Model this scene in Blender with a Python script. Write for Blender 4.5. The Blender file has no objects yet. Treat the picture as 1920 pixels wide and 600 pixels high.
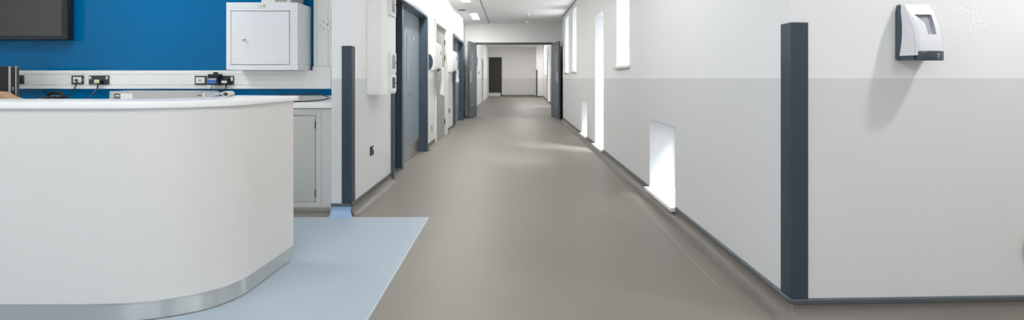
import bpy, bmesh, math, random
from mathutils import Vector, Matrix
random.seed(7)
C = bpy.context.scene.collection
PI = math.pi

# ------------------------------------------------------------------ materials
def lin(c):
    c = c / 255.0
    return c / 12.92 if c <= 0.04045 else ((c + 0.055) / 1.055) ** 2.4
def rgb(r, g, b): return (lin(r), lin(g), lin(b), 1.0)

class NT:
    def __init__(s, name):
        s.m = bpy.data.materials.new(name); s.m.use_nodes = True
        s.t = s.m.node_tree; s.n = s.t.nodes; s.l = s.t.links
        s.b = s.n['Principled BSDF']
    def new(s, t, **k):
        n = s.n.new(t)
        for a, v in k.items(): setattr(n, a, v)
        return n
    def math(s, op, a, b=None, c=None):
        n = s.new('ShaderNodeMath', operation=op)
        for i, v in enumerate((a, b, c)):
            if v is None: continue
            if isinstance(v, (int, float)): n.inputs[i].default_value = v
            else: s.l.new(v, n.inputs[i])
        return n.outputs[0]
    def mix(s, f, a, b, blend='MIX'):
        n = s.new('ShaderNodeMixRGB', blend_type=blend)
        for i, v in enumerate((f, a, b)):
            if isinstance(v, (int, float)): n.inputs[i].default_value = v
            elif isinstance(v, tuple): n.inputs[i].default_value = v
            else: s.l.new(v, n.inputs[i])
        return n.outputs[0]
    def pos(s):
        g = s.new('ShaderNodeNewGeometry'); x = s.new('ShaderNodeSeparateXYZ')
        s.l.new(g.outputs['Position'], x.inputs[0])
        return x.outputs
    def noise(s, scale, detail=2.0, obj=True, vec=None):
        tc = s.new('ShaderNodeTexCoord'); n = s.new('ShaderNodeTexNoise')
        n.inputs['Scale'].default_value = scale; n.inputs['Detail'].default_value = detail
        src = tc.outputs['Object']
        if vec is not None:
            mp = s.new('ShaderNodeMapping'); mp.inputs['Scale'].default_value = vec
            s.l.new(src, mp.inputs[0]); src = mp.outputs[0]
        s.l.new(src, n.inputs['Vector'])
        return n.outputs['Fac']
    def vary(s, col, fac, lo, hi):
        r = s.new('ShaderNodeMapRange')
        s.l.new(fac, r.inputs[0]); r.inputs[1].default_value = 0.25; r.inputs[2].default_value = 0.75
        r.inputs[3].default_value = lo; r.inputs[4].default_value = hi
        return s.mix(1.0, col, r.outputs[0], 'MULTIPLY')
    def bump(s, fac, strength, dist=0.001):
        b = s.new('ShaderNodeBump'); b.inputs['Strength'].default_value = strength
        b.inputs['Distance'].default_value = dist
        s.l.new(fac, b.inputs['Height']); s.l.new(b.outputs[0], s.b.inputs['Normal'])

def mat(name, col, rough=0.5, metal=0.0, var=0.03, scale=30.0, vec=None, spec=0.5, coat=0.0, bump=0.0):
    t = NT(name)
    f = t.noise(scale, 2.0, vec=vec)
    t.l.new(t.vary(col, f, 1 - var, 1 + var), t.b.inputs['Base Color'])
    t.b.inputs['Roughness'].default_value = rough
    t.b.inputs['Metallic'].default_value = metal
    t.b.inputs['Specular IOR Level'].default_value = spec
    t.b.inputs['Coat Weight'].default_value = coat
    if bump: t.bump(f, bump)
    return t.m

def wall_mat():
    t = NT('two_tone_wall_paint')
    p = t.pos()
    m = t.math('LESS_THAN', p[2], 1.1)
    fine = t.noise(420.0, 2.0)
    lo = t.vary(rgb(219, 219, 219), fine, 0.95, 1.05)
    up = t.vary(rgb(240, 240, 239), fine, 0.99, 1.01)
    t.l.new(t.mix(m, up, lo), t.b.inputs['Base Color'])
    t.b.inputs['Roughness'].default_value = 0.55
    t.bump(fine, 0.08, 0.0006)
    return t.m

def floor_mat():
    t = NT('sheet_vinyl_floor')
    p = t.pos()
    sp = t.noise(900.0, 3.0); big = t.noise(2.2, 3.0, vec=(1.0, 0.35, 1.0)); mid = t.noise(160.0, 2.0)
    br = t.vary(t.vary(t.vary(rgb(128, 121, 114), sp, 0.84, 1.17), mid, 0.93, 1.07), big, 0.95, 1.05)
    bl = t.vary(t.vary(t.vary(rgb(163, 177, 187), sp, 0.93, 1.07), mid, 0.97, 1.03), big, 0.97, 1.03)
    dx = t.math('SUBTRACT', -0.66, p[0]); dy = t.math('SUBTRACT', 3.60, p[1])
    inn = t.math('MINIMUM', dx, dy)
    mask = t.math('GREATER_THAN', inn, 0.0)
    col = t.mix(mask, br, bl)
    edge = t.math('LESS_THAN', t.math('ABSOLUTE', inn), 0.004)
    col = t.mix(t.math('MULTIPLY', edge, 0.6), col, rgb(205, 212, 214))
    # welded sheet joint along the window side of the corridor
    sx = t.math('LESS_THAN', t.math('ABSOLUTE', t.math('SUBTRACT', p[0], t.math('MULTIPLY_ADD', p[1], 0.022, 1.035))), 0.0028)
    sy = t.math('MULTIPLY', t.math('GREATER_THAN', p[1], 2.4), t.math('LESS_THAN', p[1], 9.0))
    col = t.mix(t.math('MULTIPLY', t.math('MULTIPLY', sx, sy), 0.3), col, rgb(205, 200, 196))
    t.l.new(col, t.b.inputs['Base Color'])
    t.b.inputs['Roughness'].default_value = 0.46
    t.b.inputs['Specular IOR Level'].default_value = 0.45
    t.bump(sp, 0.12, 0.0006)
    return t.m

def ceiling_mat():
    t = NT('painted_ceiling_boards')
    p = t.pos()
    fr = t.math('FRACT', t.math('MULTIPLY', p[1], 1 / 0.6))
    seam = t.math('MULTIPLY', t.math('LESS_THAN', fr, 0.012), t.math('GREATER_THAN', p[0], -0.65))
    f = t.noise(60.0)
    col = t.vary(rgb(246, 247, 247), f, 0.985, 1.015)
    t.l.new(t.mix(t.math('MULTIPLY', seam, 0.4), col, rgb(190, 192, 194)), t.b.inputs['Base Color'])
    t.b.inputs['Roughness'].default_value = 0.7
    return t.m

def emit(name, col, strength):
    t = NT(name)
    f = t.noise(80.0)
    t.b.inputs['Base Color'].default_value = (0.8, 0.8, 0.8, 1)
    t.l.new(t.vary(col, f, 0.98, 1.02), t.b.inputs['Emission Color'])
    t.b.inputs['Emission Strength'].default_value = strength
    return t.m

def pane_mat():
    t = NT('clear_window_glass')
    tr = t.new('ShaderNodeBsdfTransparent'); gl = t.new('ShaderNodeBsdfGlossy'); mx = t.new('ShaderNodeMixShader')
    f = t.noise(3.0); r = t.new('ShaderNodeMapRange'); t.l.new(f, r.inputs[0])
    r.inputs[3].default_value = 0.004; r.inputs[4].default_value = 0.012
    t.l.new(r.outputs[0], gl.inputs['Roughness'])
    tr.inputs[0].default_value = (0.96, 0.98, 0.98, 1)
    mx.inputs[0].default_value = 0.06
    t.l.new(tr.outputs[0], mx.inputs[1]); t.l.new(gl.outputs[0], mx.inputs[2])
    t.l.new(mx.outputs[0], t.n['Material Output'].inputs[0])
    return t.m

def brushed_mat():
    t = NT('brushed_stainless_plinth')
    f = t.noise(14.0, 3.0, vec=(1.0, 1.0, 30.0))
    t.l.new(t.vary(rgb(214, 214, 212), f, 0.95, 1.05), t.b.inputs['Base Color'])
    t.b.inputs['Metallic'].default_value = 1.0; t.b.inputs['Roughness'].default_value = 0.36
    t.b.inputs['Anisotropic'].default_value = 0.95; t.b.inputs['Anisotropic Rotation'].default_value = 0.25
    tg = t.new('ShaderNodeTangent', direction_type='RADIAL', axis='Z')
    t.l.new(tg.outputs[0], t.b.inputs['Tangent'])
    return t.m

M = dict(
    wall=wall_mat(), floor=floor_mat(), ceil=ceiling_mat(), pane=pane_mat(),
    trunk=mat('white_pvc_trunking', rgb(228, 228, 225), 0.35, var=0.01),
    gloss=mat('glossy_white_pvc', rgb(235, 235, 233), 0.12, var=0.01),
    white=mat('white_satin_paint', rgb(236, 236, 234), 0.4, var=0.012),
    wcab=mat('white_coated_steel', rgb(224, 226, 228), 0.3, var=0.01),
    boxing=mat('white_boxing_paint', rgb(246, 246, 244), 0.5, var=0.01),
    reveal=mat('white_reveal_paint', rgb(190, 192, 196), 0.5, var=0.01),  # white paint greyed in the colour to hold down the daylight
    cove=mat('brown_vinyl_cove', rgb(112, 105, 99), 0.5, var=0.14, scale=900.0),  # darker than the floor brown: shade on the cove put into the colour
    coveb=mat('blue_vinyl_cove', rgb(146, 176, 205), 0.42, var=0.06, scale=900.0),
    cap=mat('grey_capping_strip', rgb(82, 89, 94), 0.4, var=0.06, scale=50.0),
    guard=mat('dark_slate_plastic', rgb(50, 64, 78), 0.45, var=0.04, scale=200.0),
    door=mat('slate_blue_door_laminate', rgb(128, 139, 148), 0.4, var=0.05, scale=8.0, vec=(6.0, 6.0, 0.6)),
    ddoor=mat('slate_grey_double_door_laminate', rgb(84, 93, 99), 0.4, var=0.05, scale=8.0, vec=(6.0, 6.0, 0.6)),
    frame=mat('slate_blue_frame_paint', rgb(74, 87, 99), 0.3, var=0.03),
    dframe=mat('dark_slate_paint', rgb(50, 55, 60), 0.35, var=0.03),
    gdoor=mat('warm_grey_door_laminate', rgb(158, 154, 148), 0.45, var=0.05, scale=8.0, vec=(6.0, 6.0, 0.6)),
    bdoor=mat('charcoal_door_paint', rgb(48, 48, 48), 0.5, var=0.04),
    steel=mat('satin_stainless_steel', rgb(205, 205, 203), 0.3, 1.0, var=0.04, scale=40.0, vec=(30.0, 30.0, 0.5)),
    brushed=brushed_mat(),
    glassd=mat('dark_vision_glass', rgb(76, 84, 92), 0.08, var=0.03),
    blue=mat('blue_back_painted_glass', rgb(0, 95, 146), 0.06, var=0.02, scale=2.0, spec=0.2),
    lam=mat('pale_grey_counter_laminate', rgb(221, 217, 213), 0.45, var=0.012, scale=300.0),
    solid=mat('white_solid_surface', rgb(244, 244, 242), 0.25, var=0.01),
    cabdoor=mat('grey_green_cabinet_laminate', rgb(196, 197, 190), 0.45, var=0.03, scale=20.0, vec=(8.0, 8.0, 0.5)),
    cabfr=mat('pale_grey_cabinet_laminate', rgb(206, 205, 201), 0.45, var=0.02, scale=20.0, vec=(8.0, 8.0, 0.5)),
    black=mat('black_plastic', rgb(26, 27, 29), 0.35, var=0.05),
    blackm=mat('matt_black_plastic', rgb(20, 20, 21), 0.6, var=0.05),
    screen=mat('switched_off_screen', rgb(66, 64, 61), 0.28, var=0.03),
    plate=mat('graphite_socket_plate', rgb(58, 62, 66), 0.4, var=0.03),
    plug=mat('pale_plastic_module', rgb(222, 222, 218), 0.4, var=0.02),
    green=mat('pale_green_plastic', rgb(205, 212, 160), 0.4, var=0.03),
    device=mat('grey_device_casing', rgb(168, 167, 164), 0.5, var=0.02),
    dark=mat('dark_grey_sticker', rgb(92, 92, 92), 0.5, var=0.05),
    card=mat('brown_card', rgb(172, 140, 110), 0.8, var=0.08),
    paper=mat('white_paper', rgb(206, 206, 202), 0.7, var=0.02),
    film=mat('white_polythene', rgb(246, 247, 248), 0.35, var=0.02),
    red=mat('red_plastic', rgb(198, 48, 44), 0.4, var=0.04),
    blues=mat('blue_sticker', rgb(70, 110, 190), 0.5, var=0.05),
    pipe=mat('brass_sign_ring', rgb(170, 120, 95), 0.35, 0.6, var=0.05),
    soapw=mat('white_glossy_abs', rgb(236, 236, 240), 0.2, var=0.01, coat=0.3),
    soapd=mat('slate_abs', rgb(72, 86, 97), 0.35, var=0.03),
    soapv=mat('silver_abs', rgb(186, 188, 198), 0.25, 0.3, var=0.04),
    soapb=mat('charcoal_push_bar', rgb(66, 76, 84), 0.25, var=0.05),
    tick=mat('pale_print', rgb(205, 210, 215), 0.5, var=0.03),
    wood=mat('light_oak', rgb(200, 160, 125), 0.5, var=0.12, scale=12.0, vec=(0.6, 6.0, 6.0)),
    gap=mat('grey_shadow_gap_trim', rgb(150, 153, 156), 0.5, var=0.03),
    lampc=emit('linear_lamp_diffuser', (1.0, 0.99, 0.97, 1), 58.0),
    lampl=emit('panel_lamp_diffuser', (0.99, 0.99, 1.0, 1), 24.0),
    lampf=emit('far_panel_diffuser', (1.0, 0.97, 0.94, 1), 62.0),
    lamps=emit('downlight_diffuser', (1.0, 0.99, 0.98, 1), 400.0),
)

# ------------------------------------------------------------------ mesh helpers
def box(bm, x0, x1, y0, y1, z0, z1):
    vs = [bm.verts.new(p) for p in ((x0,y0,z0),(x1,y0,z0),(x1,y1,z0),(x0,y1,z0),(x0,y0,z1),(x1,y0,z1),(x1,y1,z1),(x0,y1,z1))]
    for f in ((0,3,2,1),(4,5,6,7),(0,1,5,4),(1,2,6,5),(2,3,7,6),(3,0,4,7)): bm.faces.new([vs[i] for i in f])
    return bm
def prism(bm, pts, z0, z1):
    a = [bm.verts.new((x, y, z0)) for x, y in pts]; b = [bm.verts.new((x, y, z1)) for x, y in pts]
    n = len(pts)
    bm.faces.new(a[::-1]); bm.faces.new(b)
    for i in range(n): bm.faces.new((a[i], a[(i+1) % n], b[(i+1) % n], b[i]))
    return bm
def tube(bm, pts, r, n=8):
    pts = [Vector(p) for p in pts]; rings = []
    up = Vector((0.13, 0.21, 0.97))
    for i, p in enumerate(pts):
        d = (pts[min(i+1, len(pts)-1)] - pts[max(i-1, 0)]).normalized()
        a = d.cross(up)
        if a.length < 1e-4: a = d.cross(Vector((1, 0, 0)))
        a.normalize(); b = d.cross(a)
        rings.append([bm.verts.new(p + a*r*math.cos(2*PI*k/n) + b*r*math.sin(2*PI*k/n)) for k in range(n)])
    for i in range(len(rings)-1):
        for k in range(n): bm.faces.new((rings[i][k], rings[i][(k+1) % n], rings[i+1][(k+1) % n], rings[i+1][k]))
    bm.faces.new(rings[0][::-1]); bm.faces.new(rings[-1])
    return bm
def disc(bm, c, axis, r, h, n=24):
    c = Vector(c); a = Vector(axis).normalized()
    return tube(bm, [c, c + a*h], r, n)
def B(): return bmesh.new()
def bx(*a): return box(B(), *a)
def catmull(pts, n=8):
    out = []
    P = [pts[0]] + list(pts) + [pts[-1]]
    for i in range(1, len(P)-2):
        p0, p1, p2, p3 = (Vector(p) for p in P[i-1:i+3])
        for k in range(n):
            t = k / n
            out.append(0.5*((2*p1) + (p2-p0)*t + (2*p0-5*p1+4*p2-p3)*t*t + (3*p1-p0-3*p2+p3)*t**3))
    out.append(Vector(P[-2]))
    return out

def obj(name, bm, m, parent=None, bevel=0.0, seg=2, smooth=False):
    bmesh.ops.recalc_face_normals(bm, faces=bm.faces[:])
    if bevel:
        es = [e for e in bm.edges if len(e.link_faces) == 2 and e.calc_face_angle(0) > 0.6]
        bmesh.ops.bevel(bm, geom=es, offset=bevel, segments=seg, profile=0.5, affect='EDGES', clamp_overlap=True)
    me = bpy.data.meshes.new(name); bm.to_mesh(me); bm.free()
    if smooth:
        for p in me.polygons: p.use_smooth = True
        try: me.set_sharp_from_angle(angle=math.radians(38))
        except Exception: pass
    for mm in (m if isinstance(m, (list, tuple)) else [m]): me.materials.append(M[mm])
    o = bpy.data.objects.new(name, me); C.objects.link(o)
    if parent: o.parent = parent
    return o
def tag(o, label, cat, group=None, kind=None):
    o['label'] = label; o['category'] = cat
    if group: o['group'] = group
    if kind: o['kind'] = kind
    return o
def thing(name, label, cat, loc=(0,0,0), rz=0.0, group=None, kind=None):
    o = bpy.data.objects.new(name, None); C.objects.link(o)
    o.empty_display_size = 0.1
    o.location = loc; o.rotation_euler = (0, 0, rz)
    return tag(o, label, cat, group, kind)
def dup(o, parent=None):
    c = o.copy(); C.objects.link(c)
    if parent is not None: c.parent = parent
    for ch in list(o.children): dup(ch, c)
    return c
def struct(name, bm, m, label, cat, **k):
    return tag(obj(name, bm, m, **k), label, cat, kind='structure')

def wall_grid(bm, o, t, n, us, zs, th, hole):
    """a wall with rectangular openings: o origin on the room face, t along, n away from the room"""
    o, t, n = Vector(o), Vector(t), Vector(n)
    cache = {}
    def v(i, j, k):
        if (i, j, k) not in cache:
            cache[(i, j, k)] = bm.verts.new(o + t*us[i] + n*(th*k) + Vector((0, 0, zs[j])))
        return cache[(i, j, k)]
    nu, nz = len(us)-1, len(zs)-1
    def solid(i, j): return 0 <= i < nu and 0 <= j < nz and not hole((us[i]+us[i+1])/2, (zs[j]+zs[j+1])/2)
    for i in range(nu):
        for j in range(nz):
            if not solid(i, j): continue
            bm.faces.new((v(i,j,0), v(i+1,j,0), v(i+1,j+1,0), v(i,j+1,0)))
            bm.faces.new((v(i,j,1), v(i,j+1,1), v(i+1,j+1,1), v(i+1,j,1)))
            for di, dj, a, b in ((-1,0,(i,j),(i,j+1)), (1,0,(i+1,j),(i+1,j+1)), (0,-1,(i,j),(i+1,j)), (0,1,(i,j+1),(i+1,j+1))):
                if not solid(i+di, j+dj):
                    bm.faces.new((v(*a,0), v(*b,0), v(*b,1), v(*a,1)))
    return bm

H, CEIL = 1.10, 2.695
# ------------------------------------------------------------------ setting
bm = B(); prism(bm, [(-5.4,-3.7),(4.4,-3.7),(4.4,2.3),(2.6,2.3),(2.6,28.4),(-2.2,28.4),(-2.2,13.0),(-2.2,4.6),(-5.4,4.6)], -0.12, 0.0)
struct('floor', bm, 'floor', 'speckled brown sheet vinyl corridor floor with a pale blue area by the reception counter', 'floor')
bm = B(); prism(bm, [(-5.4,-3.7),(4.4,-3.7),(4.4,2.45),(1.8,2.45),(1.8,13.3),(-1.8,13.3),(-1.8,4.6),(-5.4,4.6)], CEIL, CEIL+0.12)
struct('ceiling', bm, 'ceil', 'white ceiling over the lobby and the near corridor', 'ceiling')
struct('ceiling_far', bx(-2.2, 2.6, 13.36, 28.4, 2.95, 3.07), 'ceil', 'white ceiling of the far corridor beyond the double doors', 'ceiling')

# right corridor wall: slightly skewed plane with slot windows
SK = 0.0045
def RX(y): return 1.277 + SK*(y-2.076)
tv = Vector((SK, 1, 0)); nv = Vector((1, -SK, 0))
wins = [  # y0, y1, z0, z1
    (3.575, 4.26, 0.055, 0.715), (6.45, 7.13, 0.055, 2.08), (7.90, 8.53, 0.055, 0.69),
    (5.00, 5.64, 1.215, 2.57), (9.26, 9.85, 1.215, 2.57), (10.57, 11.25, 1.215, 2.57)]
us = sorted({0.344, 9.624} | {w[0]-2.076 for w in wins} | {w[1]-2.076 for w in wins})
zs = sorted({0.0, CEIL} | {w[2] for w in wins} | {w[3] for w in wins})
inw = lambda ws, off: (lambda u, z: any(w[0]-off < u < w[1]-off and w[2] < z < w[3] for w in ws))
bm = wall_grid(B(), (1.277, 2.076, 0), tv, nv, us, zs, 0.34, inw(wins, 2.076))
struct('wall_right', bm, 'wall', 'long corridor wall with slot windows, pale above and grey below', 'wall')
YAW = math.atan(0.031)
bm = B(); prism(bm, [(1.277,2.076),(4.3,2.076+0.031*3.023),(4.3,2.43),(1.2786,2.42)], 0, CEIL)
struct('wall_front_right', bm, 'wall', 'wall beside the corridor mouth that carries the soap dispenser', 'wall')
# recess for the open door leaf + far parts
bm = B(); prism(bm, [(1.3205,11.70),(1.66,11.70),(1.66,13.36),(1.408,13.36),(1.408,11.80),(1.3205,11.80)], 0, CEIL)
struct('wall_right_recess', bm, 'wall', 'set back wall behind the open door leaf on the window side', 'wall')
# bulkhead wall with the double door opening
OX0, OX1, YE = -1.03, 1.145, 13.2
bm = wall_grid(B(), (-1.40, YE, 0), (1,0,0), (0,1,0), [0, OX0-0.05+1.40, OX1+0.05+1.40, 2.808], [0, 2.14, CEIL], 0.14,
               lambda u, z: OX0-0.05 < u-1.40 < OX1+0.05 and z < 2.14)
struct('wall_end', bm, 'wall', 'cross wall above and around the double doors', 'wall')
# left corridor wall
LX = -1.296
doors = [(4.92, 6.86, 2.04), (7.70, 8.96, 2.05), (10.01, 11.95, 2.04)]
us = sorted({0.0, 12.02-3.66} | {d[0]-3.66 for d in doors} | {d[1]-3.66 for d in doors})
bm = wall_grid(B(), (LX, 3.66, 0), (0,1,0), (-1,0,0), us, [0, 2.04, 2.05, CEIL], 0.156,
               lambda u, z: any(d[0]-3.66 < u < d[1]-3.66 and z < d[2] for d in doors))
struct('wall_left', bm, 'wall', 'corridor wall with three doors opposite the windows, pale above and grey below', 'wall')
bm = B(); prism(bm, [(-1.355,12.02),(-1.355,13.2),(-1.40,13.2),(-1.40,13.36),(-1.60,13.36),(-1.60,12.02)], 0, CEIL)
struct('wall_left_recess', bm, 'wall', 'set back wall behind the open door leaf on the door side', 'wall')
# alcove and lobby
struct('wall_back', bx(-5.4, -1.452, 4.35, 4.5, 0, CEIL), 'wall', 'back wall of the reception alcove', 'wall')
lw = [(1.75, 2.0, 0.15, 2.3), (2.75, 2.95, 0.15, 2.3), (5.62, 5.85, 0.95, 1.6)]  # unseen slot windows added for reflections in the plinth and blue glass
bm = wall_grid(B(), (-5.2, -3.6, 0), (0,1,0), (-1,0,0), sorted({0, 7.95} | {w[0] for w in lw} | {w[1] for w in lw}), [0, 0.15, 0.95, 1.6, 2.3, CEIL], 0.2, inw(lw, 0))
struct('wall_lobby_left', bm, 'wall', 'lobby side wall beyond the reception counter', 'wall')
bw = [(1.5, 1.9, 0.15, 2.3), (2.7, 3.2, 0.15, 2.3), (6.6, 7.0, 0.15, 2.3)]  # unseen slot windows, shaped to put streaks on the steel plinth
bm = wall_grid(B(), (-5.2, -3.5, 0), (1,0,0), (0,-1,0), sorted({0, 9.4} | {w[0] for w in bw} | {w[1] for w in bw}), [0, 0.15, 2.3, CEIL], 0.2, inw(bw, 0))
struct('wall_behind', bm, 'wall', 'lobby wall with tall slot windows opposite the corridor', 'wall')
struct('wall_lobby_right', bx(4.2, 4.4, -3.5, 2.16, 0, CEIL), 'wall', 'plain lobby side wall beside the dispenser wall', 'wall')
# far corridor
FZ = 2.95
struct('wall_far', bx(-1.9, 2.6, 27.6, 27.8, 0, FZ), 'wall', 'end wall of the far corridor with the charcoal door', 'wall')
bm = wall_grid(B(), (-1.40, 13.36, 0), (0,1,0), (-1,0,0), [0, 7.4, 8.6, 14.24], [0, 2.05, FZ], 0.3, lambda u, z: 7.4 < u < 8.6 and z < 2.05)
struct('wall_far_left', bm, 'wall', 'far corridor wall with the grey door', 'wall')
fw = [(15.6, 16.4, 1.25, 2.7), (17.4, 18.1, 0.055, 2.1), (20.2, 20.9, 0.055, 2.1), (22.6, 23.2, 1.25, 2.7)]
tf = Vector((0.3, 12.85, 0)).normalized(); nf = Vector((tf.y, -tf.x, 0))
us = sorted({0.0, 12.85} | {w[0]-13.36 for w in fw} | {w[1]-13.36 for w in fw}); zs = sorted({0.0, FZ} | {w[2] for w in fw} | {w[3] for w in fw})
bm = wall_grid(B(), (1.50, 13.36, 0), tf, nf, us, zs, 0.3, inw(fw, 13.36))
struct('wall_far_right', bm, 'wall', 'far corridor wall with narrow windows', 'wall')
bm = B(); prism(bm, [(1.40,26.25),(2.4,26.25),(2.4,27.6),(1.45,27.6)], 0, FZ)
struct('wall_far_stub', bm, 'wall', 'projecting wall corner at the end of the far corridor', 'wall')
struct('trim_1', bx(-0.662, -0.638, 4.0, 13.2, CEIL-0.006, CEIL+0.002), 'gap', 'grey joint strip running along the corridor ceiling', 'trim')
bm = B(); prism(bm, [(RX(2.45)-0.028,2.45),(RX(2.45)+0.01,2.45),(RX(11.7)+0.01,11.7),(RX(11.7)-0.028,11.7)], CEIL-0.012, CEIL+0.002)
struct('trim_2', bm, 'gap', 'grey shadow gap strip where ceiling meets the window wall', 'trim')

# ------------------------------------------------------------------ windows
def window(n, o, t, nn, w, th, label, sill=True):
    o, t, nn = Vector(o), Vector(t).normalized(), Vector(nn).normalized()
    y0, y1, z0, z1 = w
    e = tag(bpy.data.objects.new('window_%d' % n, None), label, 'window', kind='structure')
    C.objects.link(e); e.location = o + t*((y0+y1)/2) + Vector((0,0,z0)); e.rotation_euler = (0, 0, math.atan2(t.y, t.x))
    # local frame: x along the wall, +y towards the room when the wall lies to the right
    s = 1.0 if (Vector((-t.y, t.x, 0)).dot(nn) < 0) else -1.0
    hw = (y1-y0)/2; hh = z1-z0
    def yl(d): return -s*d       # d metres into the wall
    def bxx(bm, x0, x1, d0, d1, za, zb): a, b = sorted((yl(d0), yl(d1))); return box(bm, x0, x1, a, b, za, zb)
    g = 0.001
    bm = B(); fwid = 0.04
    bxx(bm, -hw+g, -hw+fwid, th-0.08, th-0.02, g, hh-g); bxx(bm, hw-fwid, hw-g, th-0.08, th-0.02, g, hh-g)
    bxx(bm, -hw+fwid, hw-fwid, th-0.08, th-0.02, g, fwid); bxx(bm, -hw+fwid, hw-fwid, th-0.08, th-0.02, hh-fwid, hh-g)
    obj('window_frame', bm, 'white', e)
    obj('glass_pane', bxx(B(), -hw+fwid, hw-fwid, th-0.054, th-0.048, fwid, hh-fwid), 'pane', e)
    # white lining of the deep reveal, greyed against the daylight (cheeks and head)
    bm = B(); q = 0.006
    bxx(bm, -hw+g, -hw+q, 0.001, th-0.08, 0.03, hh-g); bxx(bm, hw-q, hw-g, 0.001, th-0.08, 0.03, hh-g); bxx(bm, -hw+q, hw-q, 0.001, th-0.08, hh-q, hh-g)
    obj('reveal_lining', bm, 'reveal', e)
    if sill:
        bm = B(); bxx(bm, -hw+q, hw-q, -0.001, th-0.08, g, 0.030); bxx(bm, -hw-0.02, hw+0.02, -0.045, -0.0005, g, 0.030)
        obj('window_sill', bm, 'gloss', e, bevel=0.003)
    # daylight portal
    L = bpy.data.lights.new('window_daylight', 'AREA'); L.shape = 'RECTANGLE'; L.size = 2*hw; L.size_y = hh
    L.cycles.is_portal = True
    lo = bpy.data.objects.new('window_daylight', L); C.objects.link(lo)
    p = o + t*((y0+y1)/2) + nn*(th+0.01) + Vector((0,0,(z0+z1)/2))
    lo.location = p; lo.rotation_euler = (-nn).to_track_quat('-Z', 'Y').to_euler()
    q_ = (-nn).to_track_quat('-Z', 'Z'); lo.rotation_euler = q_.to_euler()
    return e
wl = ['low square slot window nearest the dark corner guard', 'tall slot window reaching from floor to door height', 'small low slot window beyond the tall one',
      'wide high slot window nearest the dispenser wall', 'high slot window second from the double doors', 'high slot window next to the double doors']
for i, w in enumerate(wins):
    window(i+1, (1.277, 2.076, 0), tv, nv, (w[0]-2.076, w[1]-2.076, w[2], w[3]), 0.34, wl[i])
fl = ['high window just beyond the double doors', 'tall window beyond the double doors', 'second tall window down the far corridor', 'high window near the far corridor end']
for i, w in enumerate(fw):
    window(i+7, (1.50, 13.36, 0), tf, nf, (w[0]-13.36, w[1]-13.36, w[2], w[3]), 0.3, fl[i])
ll_ = ['tall slot window in the lobby side wall farthest from the alcove', 'tall slot window in the lobby side wall opposite the counter front', 'small slot window in the lobby side wall near the alcove']
for i, w in enumerate(lw): window(i+14, (-5.2, -3.6, 0), (0,1,0), (-1,0,0), w, 0.2, ll_[i])
bl_ = ['tall lobby slot window facing the television', 'tall lobby slot window facing the counter bend', 'tall lobby slot window facing the dispenser wall']
for i, w in enumerate(bw): window(i+11, (-5.2, -3.5, 0), (1,0,0), (0,-1,0), w, 0.2, bl_[i])

# ------------------------------------------------------------------ coved skirting
def arc_corner(p, a, b, r=0.02, n=5):
    p, a, b = Vector(p), Vector(a), Vector(b)
    u = p + (a-p).normalized()*r; w = p + (b-p).normalized()*r
    return [tuple(u*(1-t)**2 + p*2*t*(1-t) + w*t*t) for t in [k/(n-1) for k in range(n)]]
def sweep(bm, path, prof):
    """path: 2D points with the room on the left-hand side of travel; prof: (d, z) closed"""
    pts = [Vector((p[0], p[1])) for p in path]; rings = []
    for i, p in enumerate(pts):
        ds = []
        if i > 0: ds.append((p-pts[i-1]).normalized())
        if i < len(pts)-1: ds.append((pts[i+1]-p).normalized())
        ns = [Vector((-d.y, d.x)) for d in ds]
        m = sum(ns, Vector((0, 0))).normalized(); k = 1.0/max(0.35, m.dot(ns[0]))
        rings.append([bm.verts.new((p.x+m.x*d*k, p.y+m.y*d*k, z)) for d, z in prof])
    n = len(prof)
    for a, b in zip(rings, rings[1:]):
        for j in range(n): bm.faces.new((a[j], a[(j+1) % n], b[(j+1) % n], b[j]))
    bm.faces.new(rings[0]); bm.faces.new(rings[-1][::-1])
COVE = [(0.0005, 0.0705), (0.006, 0.0705), (0.007, 0.052), (0.012, 0.036), (0.024, 0.021), (0.042, 0.009), (0.062, 0.003), (0.080, 0.0010), (0.080, 0.0003), (0.0005, 0.0003)]
CAP = [(0.0005, 0.0957), (0.010, 0.0957), (0.013, 0.092), (0.013, 0.076), (0.009, 0.071), (0.0005, 0.071)]
LOW = [(0.0005, 0.053), (0.007, 0.053), (0.012, 0.036), (0.024, 0.021), (0.042, 0.009), (0.062, 0.003), (0.080, 0.0010), (0.080, 0.0003), (0.0005, 0.0003)]
def skirting(name, highs, lows, label, m='cove'):
    a, b = B(), B()
    for p in highs: sweep(a, p, COVE); sweep(b, p, CAP)
    for p in lows: sweep(a, p, LOW)
    o = struct(name, a, m, label, 'skirting', smooth=True)
    obj('capping_strip', b, 'cap', o)
    return o
R = lambda y: (RX(y), y)
cor = arc_corner((1.277,2.076), (4.2, 2.076+0.031*2.923), R(5))
hi = [[(4.19, 2.076+0.031*2.913)] + cor + [R(3.55)], [R(4.285), R(6.42)], [R(7.16), R(7.87)], [R(8.56), R(11.70)]]
lo = [[R(3.551), R(4.284)], [R(6.421), R(7.159)], [R(7.871), R(8.559)]]
skirting('baseboard_right', hi, lo, 'brown coved vinyl skirting with grey capping below the windows')
c2 = arc_corner((LX,3.66), (LX, 5), (-1.45, 3.66), 0.012)
hl = [[(LX, 3.6605), (LX, 4.865)], [(LX,6.915), (LX,7.615)], [(LX,9.045), (LX,9.955)]]
hl = [list(reversed(p)) for p in hl]
hl[0] = hl[0][:-1] + c2[:3]
skirting('baseboard_left', hl, [], 'brown coved vinyl skirting with grey capping between the doors')
hb = [c2[2:] + [(-1.452, 3.66)]]
skirting('baseboard_partition', hb, [], 'blue coved skirting on the partition end beside the base cabinet', 'coveb')
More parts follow.
